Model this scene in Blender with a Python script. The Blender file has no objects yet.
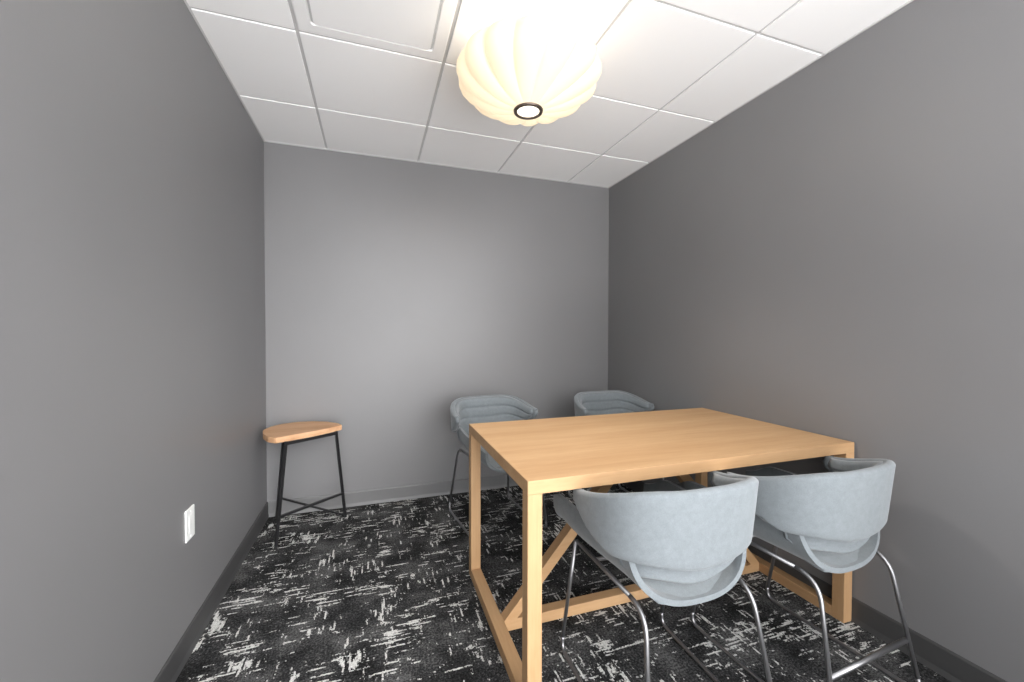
import bpy, bmesh, math, random, bisect
from mathutils import Vector, Matrix
random.seed(4)
PI = math.pi
sc = bpy.context.scene
COL = sc.collection

# ------------------------------------------------------------------ camera
F_PX, YAW, PITCH, ROLL, CAM_H = 406.37, 0.32967, -0.01748, 0.00164, 1.2
fw = Vector((math.sin(YAW)*math.cos(PITCH), math.cos(YAW)*math.cos(PITCH), math.sin(PITCH)))
r0 = Vector((math.cos(YAW), -math.sin(YAW), 0)); u0 = r0.cross(fw)
rr = r0*math.cos(ROLL) + u0*math.sin(ROLL); uu = -r0*math.sin(ROLL) + u0*math.cos(ROLL)
cd = bpy.data.cameras.new('camera'); cam = bpy.data.objects.new('camera', cd); COL.objects.link(cam)
cam.matrix_world = Matrix(((rr.x, uu.x, -fw.x, 0), (rr.y, uu.y, -fw.y, 0), (rr.z, uu.z, -fw.z, CAM_H), (0, 0, 0, 1)))
cd.sensor_fit = 'HORIZONTAL'; cd.sensor_width = 36; cd.lens = F_PX*36/1024; cd.clip_start = .02
sc.camera = cam

# ------------------------------------------------------------------ world, lights, exposure
WORLD_LOBE, WORLD_BASE, LOW_FILL = 11.3, 3.3, 4.8
wd = bpy.data.worlds.new('world'); sc.world = wd; wd.use_nodes = True
bg = wd.node_tree.nodes['Background']
wn, wl = wd.node_tree.nodes, wd.node_tree.links
# world light from the open front behind the camera, with an added lobe high right
w_tc = wn.new('ShaderNodeTexCoord'); w_dot = wn.new('ShaderNodeVectorMath'); w_dot.operation = 'DOT_PRODUCT'
w_dot.inputs[1].default_value = Vector((.30, -.9, .30)).normalized(); wl.new(w_tc.outputs['Generated'], w_dot.inputs[0])
w_mx = wn.new('ShaderNodeMath'); w_mx.operation = 'MAXIMUM'; w_mx.inputs[1].default_value = 0; wl.new(w_dot.outputs['Value'], w_mx.inputs[0])
w_pw = wn.new('ShaderNodeMath'); w_pw.operation = 'POWER'; w_pw.inputs[1].default_value = 10; wl.new(w_mx.outputs[0], w_pw.inputs[0])
w_ad = wn.new('ShaderNodeMath'); w_ad.operation = 'MULTIPLY_ADD'; wl.new(w_pw.outputs[0], w_ad.inputs[0]); w_ad.inputs[1].default_value = WORLD_LOBE; w_ad.inputs[2].default_value = WORLD_BASE
bg.inputs[0].default_value = (0.985, 0.985, 0.99, 1); 
# made-up glow from below the horizon, added to brighten the ceiling
w_sp = wn.new('ShaderNodeSeparateXYZ'); wl.new(w_tc.outputs['Generated'], w_sp.inputs[0])
w_gr = wn.new('ShaderNodeMapRange'); w_gr.inputs[1].default_value = 0; w_gr.inputs[2].default_value = -.35
w_gr.inputs[3].default_value = 0; w_gr.inputs[4].default_value = LOW_FILL; wl.new(w_sp.outputs['Z'], w_gr.inputs[0])
w_sm = wn.new('ShaderNodeMath'); w_sm.operation = 'ADD'; wl.new(w_ad.outputs[0], w_sm.inputs[0]); wl.new(w_gr.outputs[0], w_sm.inputs[1])
wl.new(w_sm.outputs[0], bg.inputs[1])
sc.view_settings.view_transform = 'Standard'; sc.view_settings.look = 'None'
sc.view_settings.gamma = 1; sc.view_settings.exposure = 0.0
sc.view_settings.use_curve_mapping = False
LAMP = (0.61, 1.58)
ld = bpy.data.lights.new('pendant_bulb_light', 'POINT'); ld.energy = 9; ld.color = (1.0, .95, .87); ld.shadow_soft_size = .05
lo = bpy.data.objects.new('pendant_bulb_light', ld); lo.location = (LAMP[0], LAMP[1], 2.29); COL.objects.link(lo)

sd = bpy.data.lights.new('pendant_down_light', 'SPOT'); sd.energy = 44; sd.color = (1.0, .95, .88); sd.shadow_soft_size = .05; sd.spot_size = math.radians(135); sd.spot_blend = .6
so = bpy.data.objects.new('pendant_down_light', sd); so.location = (LAMP[0], LAMP[1], 2.10); COL.objects.link(so)

# ------------------------------------------------------------------ room numbers
XL, XR, YB, YF, H = -0.661, 1.900, 3.0175, -0.7, 2.44

# ------------------------------------------------------------------ materials
def new_mat(name, col=(.5, .5, .5), rough=.5, metal=0.0, spec=None):
    m = bpy.data.materials.new(name); m.use_nodes = True
    b = m.node_tree.nodes['Principled BSDF']
    b.inputs['Base Color'].default_value = (*col, 1); b.inputs['Roughness'].default_value = rough
    b.inputs['Metallic'].default_value = metal
    if spec is not None: b.inputs['Specular IOR Level'].default_value = spec
    return m, m.node_tree.nodes, m.node_tree.links, b
def nd(N, t, **kw):
    n = N.new(t)
    for k, v in kw.items():
        if k in n.inputs: n.inputs[k].default_value = v
        else: setattr(n, k, v)
    return n
def mapped(N, L, scale, src='Object', rot=(0, 0, 0)):
    tc = N.new('ShaderNodeTexCoord'); mp = N.new('ShaderNodeMapping')
    mp.inputs['Scale'].default_value = scale; mp.inputs['Rotation'].default_value = rot
    L.new(tc.outputs[src], mp.inputs[0]); return mp.outputs[0]
def ramp(N, L, fac, stops):
    r = N.new('ShaderNodeValToRGB'); e = r.color_ramp.elements
    e[0].position, e[0].color = stops[0][0], (*stops[0][1], 1)
    e[1].position, e[1].color = stops[-1][0], (*stops[-1][1], 1)
    for p, c in stops[1:-1]:
        x = e.new(p); x.color = (*c, 1)
    L.new(fac, r.inputs[0]); return r.outputs[0]
def bump(N, L, b, h, strength, dist=.002):
    x = nd(N, 'ShaderNodeBump', Strength=strength, Distance=dist)
    L.new(h, x.inputs['Height']); L.new(x.outputs[0], b.inputs['Normal'])
def math_(N, L, op, a, b=None, c=None):
    m = N.new('ShaderNodeMath'); m.operation = op
    for i, v in enumerate((a, b, c)):
        if v is None: continue
        if isinstance(v, (int, float)): m.inputs[i].default_value = v
        else: L.new(v, m.inputs[i])
    return m.outputs[0]
def noise(N, L, vec, scale, detail=2, rough=.5):
    n = nd(N, 'ShaderNodeTexNoise', Scale=scale, Detail=detail, Roughness=rough); L.new(vec, n.inputs['Vector']); return n.outputs['Fac']

def paint(name, c, rough=.42):
    m, N, L, b = new_mat(name, c, rough)
    v = mapped(N, L, (1, 1, 1)); n1 = noise(N, L, v, 1.3, 3)
    L.new(ramp(N, L, n1, [(.3, tuple(x*.97 for x in c)), (.7, tuple(x*1.03 for x in c))]), b.inputs['Base Color'])
    bump(N, L, b, noise(N, L, v, 260, 2), .12, .0006); return m
M_WALL = paint('grey_wall_paint', (.187, .185, .190))
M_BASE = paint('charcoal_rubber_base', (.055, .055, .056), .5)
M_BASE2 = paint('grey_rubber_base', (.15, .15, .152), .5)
def ceil_mat():
    m, N, L, b = new_mat('ceiling_tile', (.93, .93, .93), .9)
    v = mapped(N, L, (1, 1, 1)); bump(N, L, b, noise(N, L, v, 420, 3), .15, .0008); return m
M_TILE = ceil_mat()
M_GRID = new_mat('ceiling_grid', (.60, .60, .60), .5)[0]
M_WHITE = new_mat('white_enamel', (.90, .90, .90), .45)[0]
M_PLATE = new_mat('white_plastic', (.86, .87, .86), .3)[0]

def wood(name, dark, mid, light, axis, sc_=1.0, rough=.55):
    m, N, L, b = new_mat(name, mid, rough, spec=.25)
    s = {'x': (1.2, 14, 14), 'y': (14, 1.2, 14), 'z': (14, 14, 1.2)}[axis]
    s = tuple(q*sc_ for q in s)
    v = mapped(N, L, s)
    n1 = noise(N, L, v, 1.0, 5, .6)
    c1 = ramp(N, L, n1, [(.28, dark), (.5, mid), (.74, light)])
    v2 = mapped(N, L, tuple(q*7 for q in s)); n2 = noise(N, L, v2, 1.2, 3, .6)
    mx = N.new('ShaderNodeMixRGB'); mx.blend_type = 'MULTIPLY'; mx.inputs[0].default_value = .22
    L.new(c1, mx.inputs[1]); L.new(ramp(N, L, n2, [(.35, (.75, .70, .66)), (.6, (1, 1, 1))]), mx.inputs[2])
    L.new(mx.outputs[0], b.inputs['Base Color']); bump(N, L, b, n2, .08, .0005); return m
WC = ((.43, .255, .125), (.48, .298, .155), (.53, .34, .185))
M_WOODX = wood('light_oak_along_x', *WC, 'x'); M_WOODY = wood('light_oak_along_y', *WC, 'y'); M_WOODZ = wood('light_oak_upright', *WC, 'z')
M_SEATWOOD = wood('stool_beech', (.50, .27, .14), (.62, .37, .21), (.70, .45, .28), 'x', 1.3)

def fabric():
    m, N, L, b = new_mat('pale_blue_grey_felt', (.3, .34, .36), .95, spec=.15)
    v = mapped(N, L, (1, 1, 1))
    n1 = noise(N, L, v, 45, 5, .7); n2 = noise(N, L, v, 420, 2, .7)
    s = math_(N, L, 'ADD', math_(N, L, 'MULTIPLY', n1, .5), math_(N, L, 'MULTIPLY', n2, .5))
    L.new(ramp(N, L, s, [(.36, (.148, .166, .178)), (.5, (.170, .190, .203)), (.65, (.195, .216, .230))]), b.inputs['Base Color'])
    b.inputs['Sheen Weight'].default_value = .25
    bump(N, L, b, s, .25, .001); return m
M_FELT = fabric()
M_STEEL = new_mat('satin_steel', (.30, .30, .31), .36, .9)[0]
M_BLACK = new_mat('black_powder_coat', (.03, .03, .032), .3, .5)[0]
M_FOOT = new_mat('black_glide', (.02, .02, .02), .6)[0]

def carpet():
    m, N, L, b = new_mat('patterned_carpet', (.03, .03, .03), 1.0, spec=.05)
    tc = N.new('ShaderNodeTexCoord').outputs['Object']
    def snap(step):
        s = N.new('ShaderNodeVectorMath'); s.operation = 'SNAP'; s.inputs[1].default_value = step; L.new(tc, s.inputs[0]); return s.outputs[0]
    def sc3(vec, s):
        mp = N.new('ShaderNodeMapping'); mp.inputs['Scale'].default_value = s; L.new(vec, mp.inputs[0]); return mp.outputs[0]
    jit = nd(N, 'ShaderNodeTexNoise', Scale=110.0, Detail=2.0); L.new(tc, jit.inputs['Vector'])
    jv = N.new('ShaderNodeVectorMath'); jv.operation = 'MULTIPLY_ADD'; L.new(jit.outputs['Color'], jv.inputs[0])
    jv.inputs[1].default_value = (.008, .008, 0); L.new(tc, jv.inputs[2])
    def snapj(step):
        s = N.new('ShaderNodeVectorMath'); s.operation = 'SNAP'; s.inputs[1].default_value = step; L.new(jv.outputs[0], s.inputs[0]); return s.outputs[0]
    # broken dashes along x and along y
    hx = noise(N, L, sc3(snapj((.005, .007, 1)), (10, 80, 1)), 1.0, 1, .5)
    hy = noise(N, L, sc3(snapj((.007, .005, 1)), (80, 11, 1)), 1.0, 1, .5)
    brk = noise(N, L, snapj((.005, .005, 1)), 110, 2, .6)
    patch = noise(N, L, sc3(tc, (1, 1.5, 1)), 3.1, 3, .62)
    patch2 = noise(N, L, sc3(tc, (1.6, 1, 1)), 4.3, 2, .6)
    px = math_(N, L, 'MULTIPLY_ADD', patch, .56, math_(N, L, 'MULTIPLY', hx, .62))
    py = math_(N, L, 'MULTIPLY_ADD', patch2, .56, math_(N, L, 'MULTIPLY', hy, .62))
    px = math_(N, L, 'ADD', px, math_(N, L, 'MULTIPLY', brk, .30)); py = math_(N, L, 'ADD', py, math_(N, L, 'MULTIPLY', brk, .30))
    mk = math_(N, L, 'MAXIMUM', px, math_(N, L, 'SUBTRACT', py, .02))
    mr = N.new('ShaderNodeMapRange'); mr.inputs[1].default_value = .838; mr.inputs[2].default_value = .864; L.new(mk, mr.inputs[0])
    # dark mottled ground
    g1 = noise(N, L, tc, 5.5, 4, .6); g2 = noise(N, L, tc, 130, 3, .7)
    g = math_(N, L, 'ADD', math_(N, L, 'MULTIPLY', g1, .45), math_(N, L, 'MULTIPLY', g2, .55))
    base = ramp(N, L, g, [(.40, (.010, .010, .010)), (.50, (.032, .032, .033)), (.60, (.11, .11, .11))])
    wn = noise(N, L, tc, 160, 2, .6)
    wc = ramp(N, L, wn, [(.3, (.36, .36, .35)), (.7, (.72, .72, .70))])
    mx = N.new('ShaderNodeMixRGB'); L.new(mr.outputs[0], mx.inputs[0]); L.new(base, mx.inputs[1]); L.new(wc, mx.inputs[2])
    L.new(mx.outputs[0], b.inputs['Base Color']); bump(N, L, b, g2, .5, .003); return m
M_CARPET = carpet()

def shade_mat():
    m, N, L, b = new_mat('lamp_shade_polymer', (.50, .43, .33), .6)
    e = b.inputs['Emission Color']; e.default_value = (1.0, .80, .54, 1); b.inputs['Emission Strength'].default_value = .38
    tr = N.new('ShaderNodeBsdfTranslucent'); tr.inputs[0].default_value = (.95, .88, .74, 1)
    mx = N.new('ShaderNodeMixShader'); mx.inputs[0].default_value = .10
    out = N['Material Output']; L.new(b.outputs[0], mx.inputs[1]); L.new(tr.outputs[0], mx.inputs[2]); L.new(mx.outputs[0], out.inputs[0]); return m
M_SHADE = shade_mat()
def emit(name, c, s):
    m, N, L, b = new_mat(name, c, .5); b.inputs['Emission Color'].default_value = (*c, 1); b.inputs['Emission Strength'].default_value = s; return m
M_GLOW = emit('lit_diffuser', (1.0, .93, .78), 1.3)
M_BULB = emit('lit_bulb', (1.0, .9, .75), 6)
M_RING = new_mat('bronze_ring', (.10, .075, .06), .4, .6)[0]

# ------------------------------------------------------------------ mesh helpers
def link(name, bm, mat, parent=None, smooth=False, mods=(), recalc=True):
    if recalc: bmesh.ops.recalc_face_normals(bm, faces=bm.faces)
    me = bpy.data.meshes.new(name); bm.to_mesh(me); bm.free()
    me.materials.append(mat)
    if smooth:
        for p in me.polygons: p.use_smooth = True
    o = bpy.data.objects.new(name, me); COL.objects.link(o)
    if parent: o.parent = parent
    for k, v in mods:
        md = o.modifiers.new(k.lower(), k)
        for a, val in v.items(): setattr(md, a, val)
    return o
def box(bm, x0, x1, y0, y1, z0, z1, bev=0.0, seg=2):
    t = bmesh.new(); bmesh.ops.create_cube(t, size=1)
    for v in t.verts: v.co = Vector(((x0+x1)/2+v.co.x*(x1-x0), (y0+y1)/2+v.co.y*(y1-y0), (z0+z1)/2+v.co.z*(z1-z0)))
    if bev: bmesh.ops.bevel(t, geom=t.edges[:], offset=bev, segments=seg, affect='EDGES', profile=.6)
    me = bpy.data.meshes.new('t'); t.to_mesh(me); t.free(); bm.from_mesh(me); bpy.data.meshes.remove(me)
def prism(bm, pts, z0, z1, bev=0.0):
    t = bmesh.new(); a = [t.verts.new((x, y, z0)) for x, y in pts]; c = [t.verts.new((x, y, z1)) for x, y in pts]
    n = len(pts); t.faces.new(a[::-1]); t.faces.new(c)
    for i in range(n): t.faces.new((a[i], a[(i+1) % n], c[(i+1) % n], c[i]))
    if bev:
        ed = [e for e in t.edges if abs(e.verts[0].co.z-e.verts[1].co.z) < 1e-6]
        bmesh.ops.bevel(t, geom=ed, offset=bev, segments=3, affect='EDGES', profile=.5)
    me = bpy.data.meshes.new('t'); t.to_mesh(me); t.free(); bm.from_mesh(me); bpy.data.meshes.remove(me)
def fillet(pts, rad, seg=6):
    """round the inner corners of a polyline; rad a number or one per point"""
    out = [Vector(pts[0])]
    for i in range(1, len(pts)-1):
        p, a, c = Vector(pts[i]), Vector(pts[i-1]), Vector(pts[i+1])
        r = rad if isinstance(rad, (int, float)) else rad[i]
        d1, d2 = (a-p), (c-p); k = min(r, d1.length*.48, d2.length*.48)
        s, e = p+d1.normalized()*k, p+d2.normalized()*k
        for j in range(seg+1):
            t = j/seg; out.append(s*(1-t)**2+p*2*t*(1-t)+e*t*t)
    out.append(Vector(pts[-1])); return out
def tube(bm, pts, r, n=12, caps=True):
    pts = [Vector(p) for p in pts]; rings = []; up = None
    for i, p in enumerate(pts):
        d = (pts[min(i+1, len(pts)-1)]-pts[max(i-1, 0)]).normalized()
        if up is None:
            up = Vector((0, 0, 1)) if abs(d.z) < .9 else Vector((1, 0, 0))
        s = d.cross(up).normalized(); up = s.cross(d).normalized()
        rings.append([bm.verts.new(p+(s*math.cos(2*PI*k/n)+up*math.sin(2*PI*k/n))*r) for k in range(n)])
    for a, b in zip(rings, rings[1:]):
        for k in range(n): bm.faces.new((a[k], a[(k+1) % n], b[(k+1) % n], b[k]))
    if caps: bm.faces.new(rings[0][::-1]); bm.faces.new(rings[-1])
def bar(bm, p, q, w, h, side, bev=.001):
    """rectangular bar from p to q; side = direction of width w"""
    p, q = Vector(p), Vector(q); d = (q-p).normalized(); s = Vector(side); s = (s-d*s.dot(d)).normalized(); t = d.cross(s)
    cs = [(1, 1), (-1, 1), (-1, -1), (1, -1)]
    a = [bm.verts.new(p+s*(w/2)*i+t*(h/2)*j) for i, j in cs]; b = [bm.verts.new(q+s*(w/2)*i+t*(h/2)*j) for i, j in cs]
    bm.faces.new(a[::-1]); bm.faces.new(b)
    for k in range(4): bm.faces.new((a[k], a[(k+1) % 4], b[(k+1) % 4], b[k]))
def lathe(bm, prof, n=48, mod=None, close=False):
    rings = []
    for i, (r, z) in enumerate(prof):
        ring = []
        for k in range(n):
            a = 2*PI*k/n
            rr_, zz, aa = mod(i, r, z, a) if mod else (r, z, a)
            ring.append(bm.verts.new((rr_*math.cos(aa), rr_*math.sin(aa), zz)))
        rings.append(ring)
    if close: rings.append(rings[0])
    for a, b in zip(rings, rings[1:]):
        for k in range(n): bm.faces.new((a[k], a[(k+1) % n], b[(k+1) % n], b[k]))
    return rings
def thing(name, label, cat, loc, rz=0, group=None):
    o = bpy.data.objects.new(name, None); COL.objects.link(o); o.empty_display_size = .1
    o.location = loc; o.rotation_euler = (0, 0, rz); o['label'] = label; o['category'] = cat
    if group: o['group'] = group
    return o
def struct(name, bm, mat, parent=None, **k):
    o = link(name, bm, mat, parent, **k); o['kind'] = 'structure'; return o

# ------------------------------------------------------------------ the room
bm = bmesh.new(); box(bm, XL-.12, XR+.12, YF, YB+.12, -.08, 0); struct('floor', bm, M_CARPET)
bm = bmesh.new(); box(bm, XL-.12, XL, YF, YB+.12, 0, H+.05); struct('wall_left', bm, M_WALL)
bm = bmesh.new(); box(bm, XR, XR+.12, YF, YB+.12, 0, H+.05); struct('wall_right', bm, M_WALL)
bm = bmesh.new(); box(bm, XL, XR, YB, YB+.12, 0, H+.05); struct('wall_back', bm, M_WALL)
# ceiling: grid sheet with recessed-edge tiles, perimeter strip on the walls
bm = bmesh.new(); box(bm, XL-.12, XR+.12, YF, YB+.12, H+.006, H+.10); struct('ceiling', bm, M_GRID)
gx = [XL-.001, -.29, .312, .912, 1.508, XR+.001]
gy = [YF, -.525, .075, .678, 1.28, 1.884, 2.484, YB+.001]
bm = bmesh.new(); G = .007; VENT = (1, 4)
for i in range(5):
    for j in range(7):
        if (i, j) == VENT: continue
        box(bm, gx[i]+G, gx[i+1]-G, gy[j]+G, gy[j+1]-G, H, H+.02, .0025, 2)
struct('ceiling_panels', bm, M_TILE)
bm = bmesh.new(); w = .008
box(bm, XL, XL+w, YF, YB, H-.003, H+.006); box(bm, XR-w, XR, YF, YB, H-.003, H+.006); box(bm, XL, XR, YB-w, YB, H-.003, H+.006)
struct('trim_1', bm, M_GRID)  # strip greyed to stand for the shadow line along the wall tops
def baseboard(name, a, b, nrm, mat=M_BASE):
    a, b, nrm = Vector(a), Vector(b), Vector(nrm)
    prof = [(0, 0), (.012, 0), (.009, .012), (.007, .02), (.007, .092), (.004, .0985), (0, .0995)]
    bm = bmesh.new(); A = [bm.verts.new(a+nrm*x+Vector((0, 0, z))) for x, z in prof]; B = [bm.verts.new(b+nrm*x+Vector((0, 0, z))) for x, z in prof]
    n = len(prof); bm.faces.new(A); bm.faces.new(B[::-1])
    for i in range(n): bm.faces.new((A[i], A[(i+1) % n], B[(i+1) % n], B[i]))
    return struct(name, bm, mat)
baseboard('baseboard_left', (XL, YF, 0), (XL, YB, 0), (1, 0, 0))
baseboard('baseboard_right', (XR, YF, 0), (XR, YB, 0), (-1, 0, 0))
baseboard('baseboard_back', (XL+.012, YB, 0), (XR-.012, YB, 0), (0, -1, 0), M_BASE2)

# ------------------------------------------------------------------ ceiling vent (square plaque diffuser in its own grid cell)
vx0, vx1, vy0, vy1 = gx[1]+G, gx[2]-G, gy[4]+G, gy[5]-G
cx, cy = (vx0+vx1)/2, (vy0+vy1)/2
t = thing('ceiling_vent', 'square white flush air diffuser set in the ceiling grid left of the lamp', 'vent', (cx, cy, H))
def rrect(hw, r, n=6):
    out = []
    for qx, qy, a0 in ((1, 1, 0), (-1, 1, PI/2), (-1, -1, PI), (1, -1, 3*PI/2)):
        for k in range(n+1):
            a = a0+PI/2*k/n; out.append((qx*(hw-r)+r*math.cos(a), qy*(hw-r)+r*math.sin(a)))
    return out
bm = bmesh.new(); hw = (vx1-vx0)/2; rings = []
for s, r, z in ((hw, .004, .0), (hw-.005, .004, -.002), (.243, .014, -.002), (.240, .014, .006), (.238, .014, .02)):
    rings.append([bm.verts.new((x, y, z)) for x, y in rrect(s, r)])
for a, b in zip(rings, rings[1:]):
    for k in range(len(a)): bm.faces.new((a[k], a[(k+1) % len(a)], b[(k+1) % len(a)], b[k]))
bm.faces.new(rings[-1]); link('frame', bm, M_WHITE, t)
bm = bmesh.new(); prism(bm, rrect(.230, .014), -.005, .004, .0015); link('plaque', bm, M_WHITE, t)

# ------------------------------------------------------------------ pendant lamp
LB = 2.12
t = thing('pendant_lamp', 'lit cream lotus-shaped pendant lamp hanging just under the white ceiling', 'lamp', (LAMP[0], LAMP[1], LB))
prof = [(.056, 0), (.09, .006), (.13, .016), (.175, .034), (.215, .055), (.25, .080), (.272, .105), (.282, .130), (.282, .155), (.270, .180), (.244, .202), (.20, .220), (.15, .232), (.11, .237)]
NL = 14
def lobes(i, r, z, a):
    q = a+.20*(z/.23)
    f = abs(math.sin(NL*a/2))**.55
    amp = min(1, (r-.056)/.12)*.10
    saw = ((NL*a/(2*PI)) % 1)-.5
    return r*(1+amp*(f-.55)+amp*.35*saw), z-.010*min(1, (r-.056)/.1)*(f-.5), q
bm = bmesh.new(); lathe(bm, prof, NL*16, lobes)
link('lamp_shade', bm, M_SHADE, t, smooth=True)
bm = bmesh.new(); lathe(bm, [(.047, -.006), (.059, -.006), (.061, .0), (.059, .006), (.047, .006)], 48, close=True); link('trim_ring', bm, M_RING, t, smooth=False)
bm = bmesh.new(); bmesh.ops.create_cone(bm, cap_ends=True, segments=40, radius1=.046, radius2=.046, depth=.004); link('diffuser', bm, M_GLOW, t)
bm = bmesh.new(); tube(bm, [(0, 0, .20), (0, 0, H-LB-.012)], .006); link('stem', bm, M_WHITE, t, smooth=True)
bm = bmesh.new(); lathe(bm, [(.001, H-LB-.028), (.04, H-LB-.026), (.058, H-LB-.016), (.06, H-LB)], 40); link('canopy', bm, M_WHITE, t, smooth=True)
bm = bmesh.new(); bmesh.ops.create_uvsphere(bm, u_segments=20, v_segments=12, radius=.028, matrix=Matrix.Translation((0, 0, .115))); link('bulb', bm, M_BULB, t, smooth=True)
bm = bmesh.new(); tube(bm, [(0, 0, .14), (0, 0, .20)], .014); link('socket', bm, M_WHITE, t, smooth=True)

# ------------------------------------------------------------------ outlet plate on the left wall
t = thing('wall_outlet', 'white rectangular wall plate low on the grey left wall', 'outlet', (XL, 1.836, .482), PI/2)
bm = bmesh.new(); box(bm, -.037, .037, -.006, 0, -.059, .059, .003, 3); link('plate', bm, M_PLATE, t)
bm = bmesh.new(); box(bm, -.0165, .0165, -.0072, -.005, -.033, .033, .0015, 2); link('insert', bm, M_PLATE, t)
for z in (-.047, .047):
    bm = bmesh.new(); bmesh.ops.create_cone(bm, cap_ends=True, segments=16, radius1=.003, radius2=.0025, depth=.0015, matrix=Matrix.Translation((0, -.0065, z)) @ Matrix.Rotation(PI/2, 4, 'X')); link('screw', bm, M_PLATE, t)

# ------------------------------------------------------------------ table
TL, TW, TH, TT, LG = 1.449, .834, .752, .043, .048
t = thing('meeting_table', 'light oak rectangular meeting table on open square end frames', 'table', (.4427, 1.1435, 0), -.0096)
bm = bmesh.new(); box(bm, 0, TL, 0, TW, TH-TT, TH, .0012, 1); link('tabletop', bm, M_WOODX, t)
for x0 in (0, TL-LG):
    for y0 in (0, TW-LG):
        bm = bmesh.new(); box(bm, x0, x0+LG, y0, y0+LG, 0, TH-TT, .0012, 1); link('leg', bm, M_WOODZ, t)
    bm = bmesh.new(); box(bm, x0, x0+LG, LG, TW-LG, 0, LG*.92, .0012, 1); link('floor_rail', bm, M_WOODY, t)
ym = TW/2
bm = bmesh.new(); box(bm, LG, TL-LG, ym-LG/2, ym+LG/2, 0, LG*.92, .0012, 1); link('stretcher', bm, M_WOODX, t)
for s in (0, 1):
    bm = bmesh.new(); z0, z1 = LG*.9, TH-TT
    xs = [(LG, z0), (LG+.055, z0), (LG+.055+.595, z1), (LG+.595-.002, z1)]
    if s: xs = [(TL-x, z) for x, z in xs]
    a = [bm.verts.new((x, ym-.0235, z)) for x, z in xs]; c = [bm.verts.new((x, ym+.0235, z)) for x, z in xs]
    bm.faces.new(a); bm.faces.new(c[::-1])
    for i in range(4): bm.faces.new((a[i], a[(i+1) % 4], c[(i+1) % 4], c[i]))
    link('brace', bm, M_WOODX, t)

# ------------------------------------------------------------------ wooden stool in the corner
t = thing('corner_stool', 'small stool with a D-shaped wooden seat and black metal legs in the back left corner', 'stool', (-.40, 2.80, 0))
def loc2(p): return Vector((p[0]+.40, p[1]-2.80, p[2] if len(p) > 2 else 0))
pl = [(-.505, 2.565), (-.195, 2.775), (-.19, 2.82), (-.245, 2.905), (-.33, 2.965), (-.42, 2.995), (-.52, 2.985), (-.59, 2.93), (-.628, 2.85), (-.630, 2.77), (-.600, 2.68), (-.55, 2.585)]
pl = [(a[0]*.5+b[0]*.5, a[1]*.5+b[1]*.5) if k else (a[0]*.78+c[0]*.22, a[1]*.78+c[1]*.22) for a, b, c in ((pl[i], pl[(i+1) % len(pl)], pl[i-1]) for i in range(len(pl))) for k in (0, 1)]
bm = bmesh.new(); prism(bm, [tuple(loc2(p).xy) for p in pl], .584, .616, .004); link('seat', bm, M_SEATWOOD, t)
tops = [(-.470, 2.590, .586), (-.222, 2.760, .586), (-.532, 2.875, .586)]
feet = [(-.518, 2.557, .008), (-.176, 2.849, .008), (-.590, 2.945, .008)]
ctr = Vector((-.4, 2.8, 0))
for a, b in zip(tops, feet):
    bm = bmesh.new(); bar(bm, loc2(a), loc2(b), .014, .014, (.82, .57, 0)); lg = link('leg', bm, M_BLACK, t)
    bm = bmesh.new(); p = loc2(b); box(bm, p.x-.009, p.x+.009, p.y-.009, p.y+.009, 0, .01, .002); link('foot_glide', bm, M_FOOT, lg)
def at(i, z): a, b = Vector(tops[i]), Vector(feet[i]); k = (a.z-z)/(a.z-b.z); return loc2(a+(b-a)*k)
for i, j, z in ((0, 1, .575), (1, 2, .575), (2, 0, .575)):
    bm = bmesh.new(); bar(bm, at(i, z), at(j, z), .018, .014, (0, 0, 1)); link('seat_support', bm, M_BLACK, t)
bm = bmesh.new(); bar(bm, at(0, .168), at(1, .168), .012, .016, (0, 0, 1)); link('crossbar', bm, M_BLACK, t)
bm = bmesh.new(); bar(bm, at(2, .15), at(1, .012), .010, .010, (0, 0, 1)); link('crossbar', bm, M_BLACK, t)

# ------------------------------------------------------------------ tub chairs
BAND = dict(a=.288, b=.322, n=3.08, tip=-.040, zr=.774, zt=.706, ta=.009, tb=.022, zb0=.536, zb1=.564, cut=.172)
def path_pts(a, b, n, tip):
    """left arm tip -> round the back -> right arm tip"""
    raw = [(-a, tip)]
    for k in range(0, 241):
        ph = -PI/2+PI*k/240; s, c = math.sin(ph), abs(math.cos(ph))
        raw.append((math.copysign(abs(s)**(2/n), s)*a, -(c**(2/n))*b))
    raw.append((a, tip))
    d = [0]
    for p, q in zip(raw, raw[1:]): d.append(d[-1]+math.dist(p, q))
    return raw, d
def sample(raw, d, s):
    s = max(0, min(d[-1], s)); i = min(max(bisect.bisect_right(d, s)-1, 0), len(raw)-2)
    k = (s-d[i])/max(1e-9, d[i+1]-d[i]); return raw[i][0]+(raw[i+1][0]-raw[i][0])*k, raw[i][1]+(raw[i+1][1]-raw[i][1])*k
def sst(x): x = max(0, min(1, x)); return x*x*(3-2*x)
def band_pt(u, v, inset=0.0, trim=0.0):
    """u -1..1 round the back, v 0 bottom .. 1 top of the band"""
    B = BAND; raw, d = path_pts(B['a']-B['ta']*(1-v)-inset, B['b']-B['tb']*(1-v)-inset, B['n'], B['tip'])
    half = d[-1]/2; cut = B['cut']*(1-v)+.055*sst((v-.55)/.45)**2+.03*sst((.2-v)/.2)+trim
    x, y = sample(raw, d, half+u*(half-cut)); au = abs(u)
    top = B['zr']+(B['zt']-B['zr'])*sst((au-.3)/.7); bot = B['zb0']+(B['zb1']-B['zb0'])*sst(au/.7)+.02*sst((au-.86)/.14)
    return x, y, bot+(top-bot)*v
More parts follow.
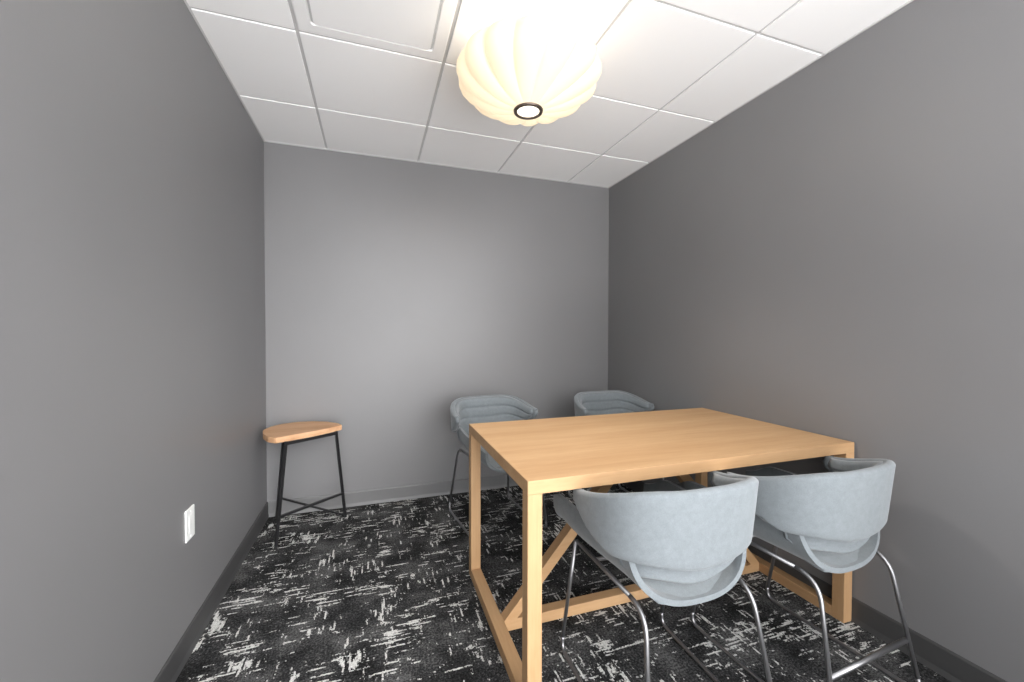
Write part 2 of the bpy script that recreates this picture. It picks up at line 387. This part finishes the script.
def seat_shape(y):
    """half width, top, depth and squareness of the seat trough at y"""
    fr = sst((y-.17)/.15)
    return .212+.036*sst((y+.25)/.38)-.030*fr*fr, .600-.045*fr, .174-.044*sst((y+.25)/.55)-.015*fr*fr, 2.5+.8*sst((y+.2)/.35)
def make_chair(label, loc, rz, group):
    t = thing('tub_chair', label, 'chair', loc, rz, group)
    sub = ('SUBSURF', dict(levels=1, render_levels=1))
    # backrest band: a rounded slab section swept round the back
    bm = bmesh.new(); T = .030; sec = []
    for k in range(11): sec.append((0, .06+.88*k/10))
    for k in range(1, 6): a = PI*k/6; sec.append((.5-.5*math.cos(a), .94+.06*math.sin(a)))
    for k in range(11): sec.append((1, .94-.88*k/10))
    for k in range(1, 6): a = PI*k/6; sec.append((.5+.5*math.cos(a), .06-.06*math.sin(a)))
    us = [-1, -.996, -.985, -.968, -.95]+[-.93+1.86*k/44 for k in range(45)]+[.95, .968, .985, .996, 1]
    rings = []
    for u in us:
        q = max(0, (abs(u)-.95)/.05); k = math.sqrt(max(.0, 1-q*q))
        rings.append([bm.verts.new(band_pt(u, v, T*(.5+(e-.5)*k))) for e, v in sec])
    n = len(sec)
    for a, b in zip(rings, rings[1:]):
        for k in range(n): bm.faces.new((a[k], a[(k+1) % n], b[(k+1) % n], b[k]))
    bmesh.ops.remove_doubles(bm, verts=bm.verts[:], dist=.0002)
    link('backrest', bm, M_FELT, t, smooth=True)
    # quilted inner cushion with two horizontal seams
    bm = bmesh.new(); NU, NV = 40, 30; g = []
    for i in range(NU+1):
        u = -1+2*i/NU; col = []
        for j in range(NV+1):
            v = -.22+1.18*j/NV
            seam = 0
            for sv in (.40, .68): seam = max(seam, math.exp(-((v-sv)/.022)**2))
            edge = min(1, (1-abs(u))/.08, (.96-v)/.06, (v+.22)/.06); edge = math.sqrt(max(0, edge))
            x, y, z = band_pt(u, max(0, min(v, 1)), .026+.016*edge-.010*seam*edge+.05*max(0, -v), .03)
            if v < 0: z += v*.24
            col.append(bm.verts.new((x, y, z)))
        g.append(col)
    for i in range(NU):
        for j in range(NV): bm.faces.new((g[i][j], g[i+1][j], g[i+1][j+1], g[i][j+1]))
    link('back_cushion', bm, M_FELT, t, smooth=True, recalc=False, mods=[('SOLIDIFY', dict(thickness=.010, offset=0))])
    # seat trough, open at the back
    bm = bmesh.new(); NU, NV = 36, 24; g = []
    for j in range(NV+1):
        y = -.275+.590*j/NV; row = []
        fr = sst((y-.17)/.15); bk = sst((-.20-y)/.06)
        w, zt, hb, nn = seat_shape(y)
        for i in range(NU+1):
            a = PI*i/NU; n = nn
            x = math.copysign(abs(math.cos(a))**(2/n), math.cos(a))*w; z = zt-(abs(math.sin(a))**(2/n))*hb
            yy = y+.055*bk*((z-.414)/.186)
            row.append(bm.verts.new((x, yy-.03*fr*abs(math.cos(a))**3, z)))
        g.append(row)
    for j in range(NV):
        for i in range(NU): bm.faces.new((g[j][i], g[j+1][i], g[j+1][i+1], g[j][i+1]))
    link('seat', bm, M_FELT, t, smooth=True, recalc=False, mods=[('SOLIDIFY', dict(thickness=.017, offset=1)), ('BEVEL', dict(width=.007, segments=3, limit_method='ANGLE', angle_limit=math.radians(50)))])
    # seat cushion added in the trough, its sloping back edge there to catch light
    bm = bmesh.new(); NU, NV = 24, 26; g = []
    for j in range(NV+1):
        y = -.262+.555*j/NV; row = []; w, zt, hb, nn = seat_shape(y)
        up = .017+.036*sst((y+.262)/.09)*(1-.8*sst((y-.21)/.08))
        zb = zt-hb+up
        for i in range(NU+1):
            q = -1+2*i/NU
            hw = (w-.016)*max(0.05, 1-((zt-zb-.012)/hb)**nn)**(1/nn)
            x = hw*q; z = zb+.010*(1-q*q)*sst((y+.26)/.1)+.014*abs(q)**5
            row.append(bm.verts.new((x, y, z)))
        g.append(row)
    for j in range(NV):
        for i in range(NU): bm.faces.new((g[j][i], g[j+1][i], g[j+1][i+1], g[j][i+1]))
    for f in bm.faces: f.normal_update()
    if sum(f.normal.z for f in bm.faces) < 0: bmesh.ops.reverse_faces(bm, faces=bm.faces[:])
    link('seat_cushion', bm, M_FELT, t, smooth=True, recalc=False, mods=[('SOLIDIFY', dict(thickness=.014, offset=-1)), ('BEVEL', dict(width=.005, segments=2, limit_method='ANGLE', angle_limit=math.radians(50)))])
    # steel sled frame
    R = .0068
    for s in (-1, 1):
        P = [(s*.205, .10, .457), (s*.184, -.275, .440), (s*.224, -.353, R), (s*.224, .191, R), (s*.210, .10, .457)]
        P = [Vector(p) for p in P]
        full = fillet([P[0], P[1], P[2], P[3], P[4]], [0, .07, .05, .05, 0], 7)
        # split the loop into rail, rear leg, runner and front leg
        f1 = full[:1]+[P[0]+(full[1]-P[0])*1.0]
        rail = [P[0], full[1]]; rear = full[1:9]+[full[9]]; runner = full[9:17+0]; 
        runner = full[9:24]; runner = full[9:25]
        k_r0 = 9; k_r1 = len(full)-2
        rear = full[1:k_r0+1]; runner = full[k_r0:k_r1+1]; front = full[k_r1:]
        for nm, pp in (('seat_rail', rail), ('leg', rear), ('runner', runner), ('leg', front)):
            bm = bmesh.new(); tube(bm, pp, R, 12, True); link(nm, bm, M_STEEL, t, smooth=True)
    bm = bmesh.new(); tube(bm, [(-.196, -.02, .4515), (.196, -.02, .4515)], R); link('seat_support', bm, M_STEEL, t, smooth=True)
    return t
def children(o): return [c for c in list(COL.objects) if c.parent == o]
def dup(root, label, loc, rz):
    r = root.copy(); COL.objects.link(r); r.location = loc; r.rotation_euler = (0, 0, rz); r['label'] = label
    for ch in children(root):
        c = ch.copy(); COL.objects.link(c); c.parent = r
    return r
R_ = math.radians
chair = make_chair('pale blue-grey tub chair at the near side of the table, nearest the left table end', (.893, 1.188, 0), -.026, 'tub chairs around the meeting table')
chair_b = dup(chair, 'pale blue-grey tub chair tucked in beside the right wall on the near side', (1.475, 1.156, 0), .053)
dup(chair, 'pale blue-grey tub chair behind the back left corner of the table, facing the room', (.752, 2.415, 0), 3.269)
dup(chair, 'pale blue-grey tub chair behind the table in the back right corner', (1.604, 2.36, 0), 3.177)
bm = bmesh.new(); tube(bm, [(-.206, -.318, .17), (.206, -.318, .17)], .0085); link('crossbar', bm, M_STEEL, chair_b, smooth=True)
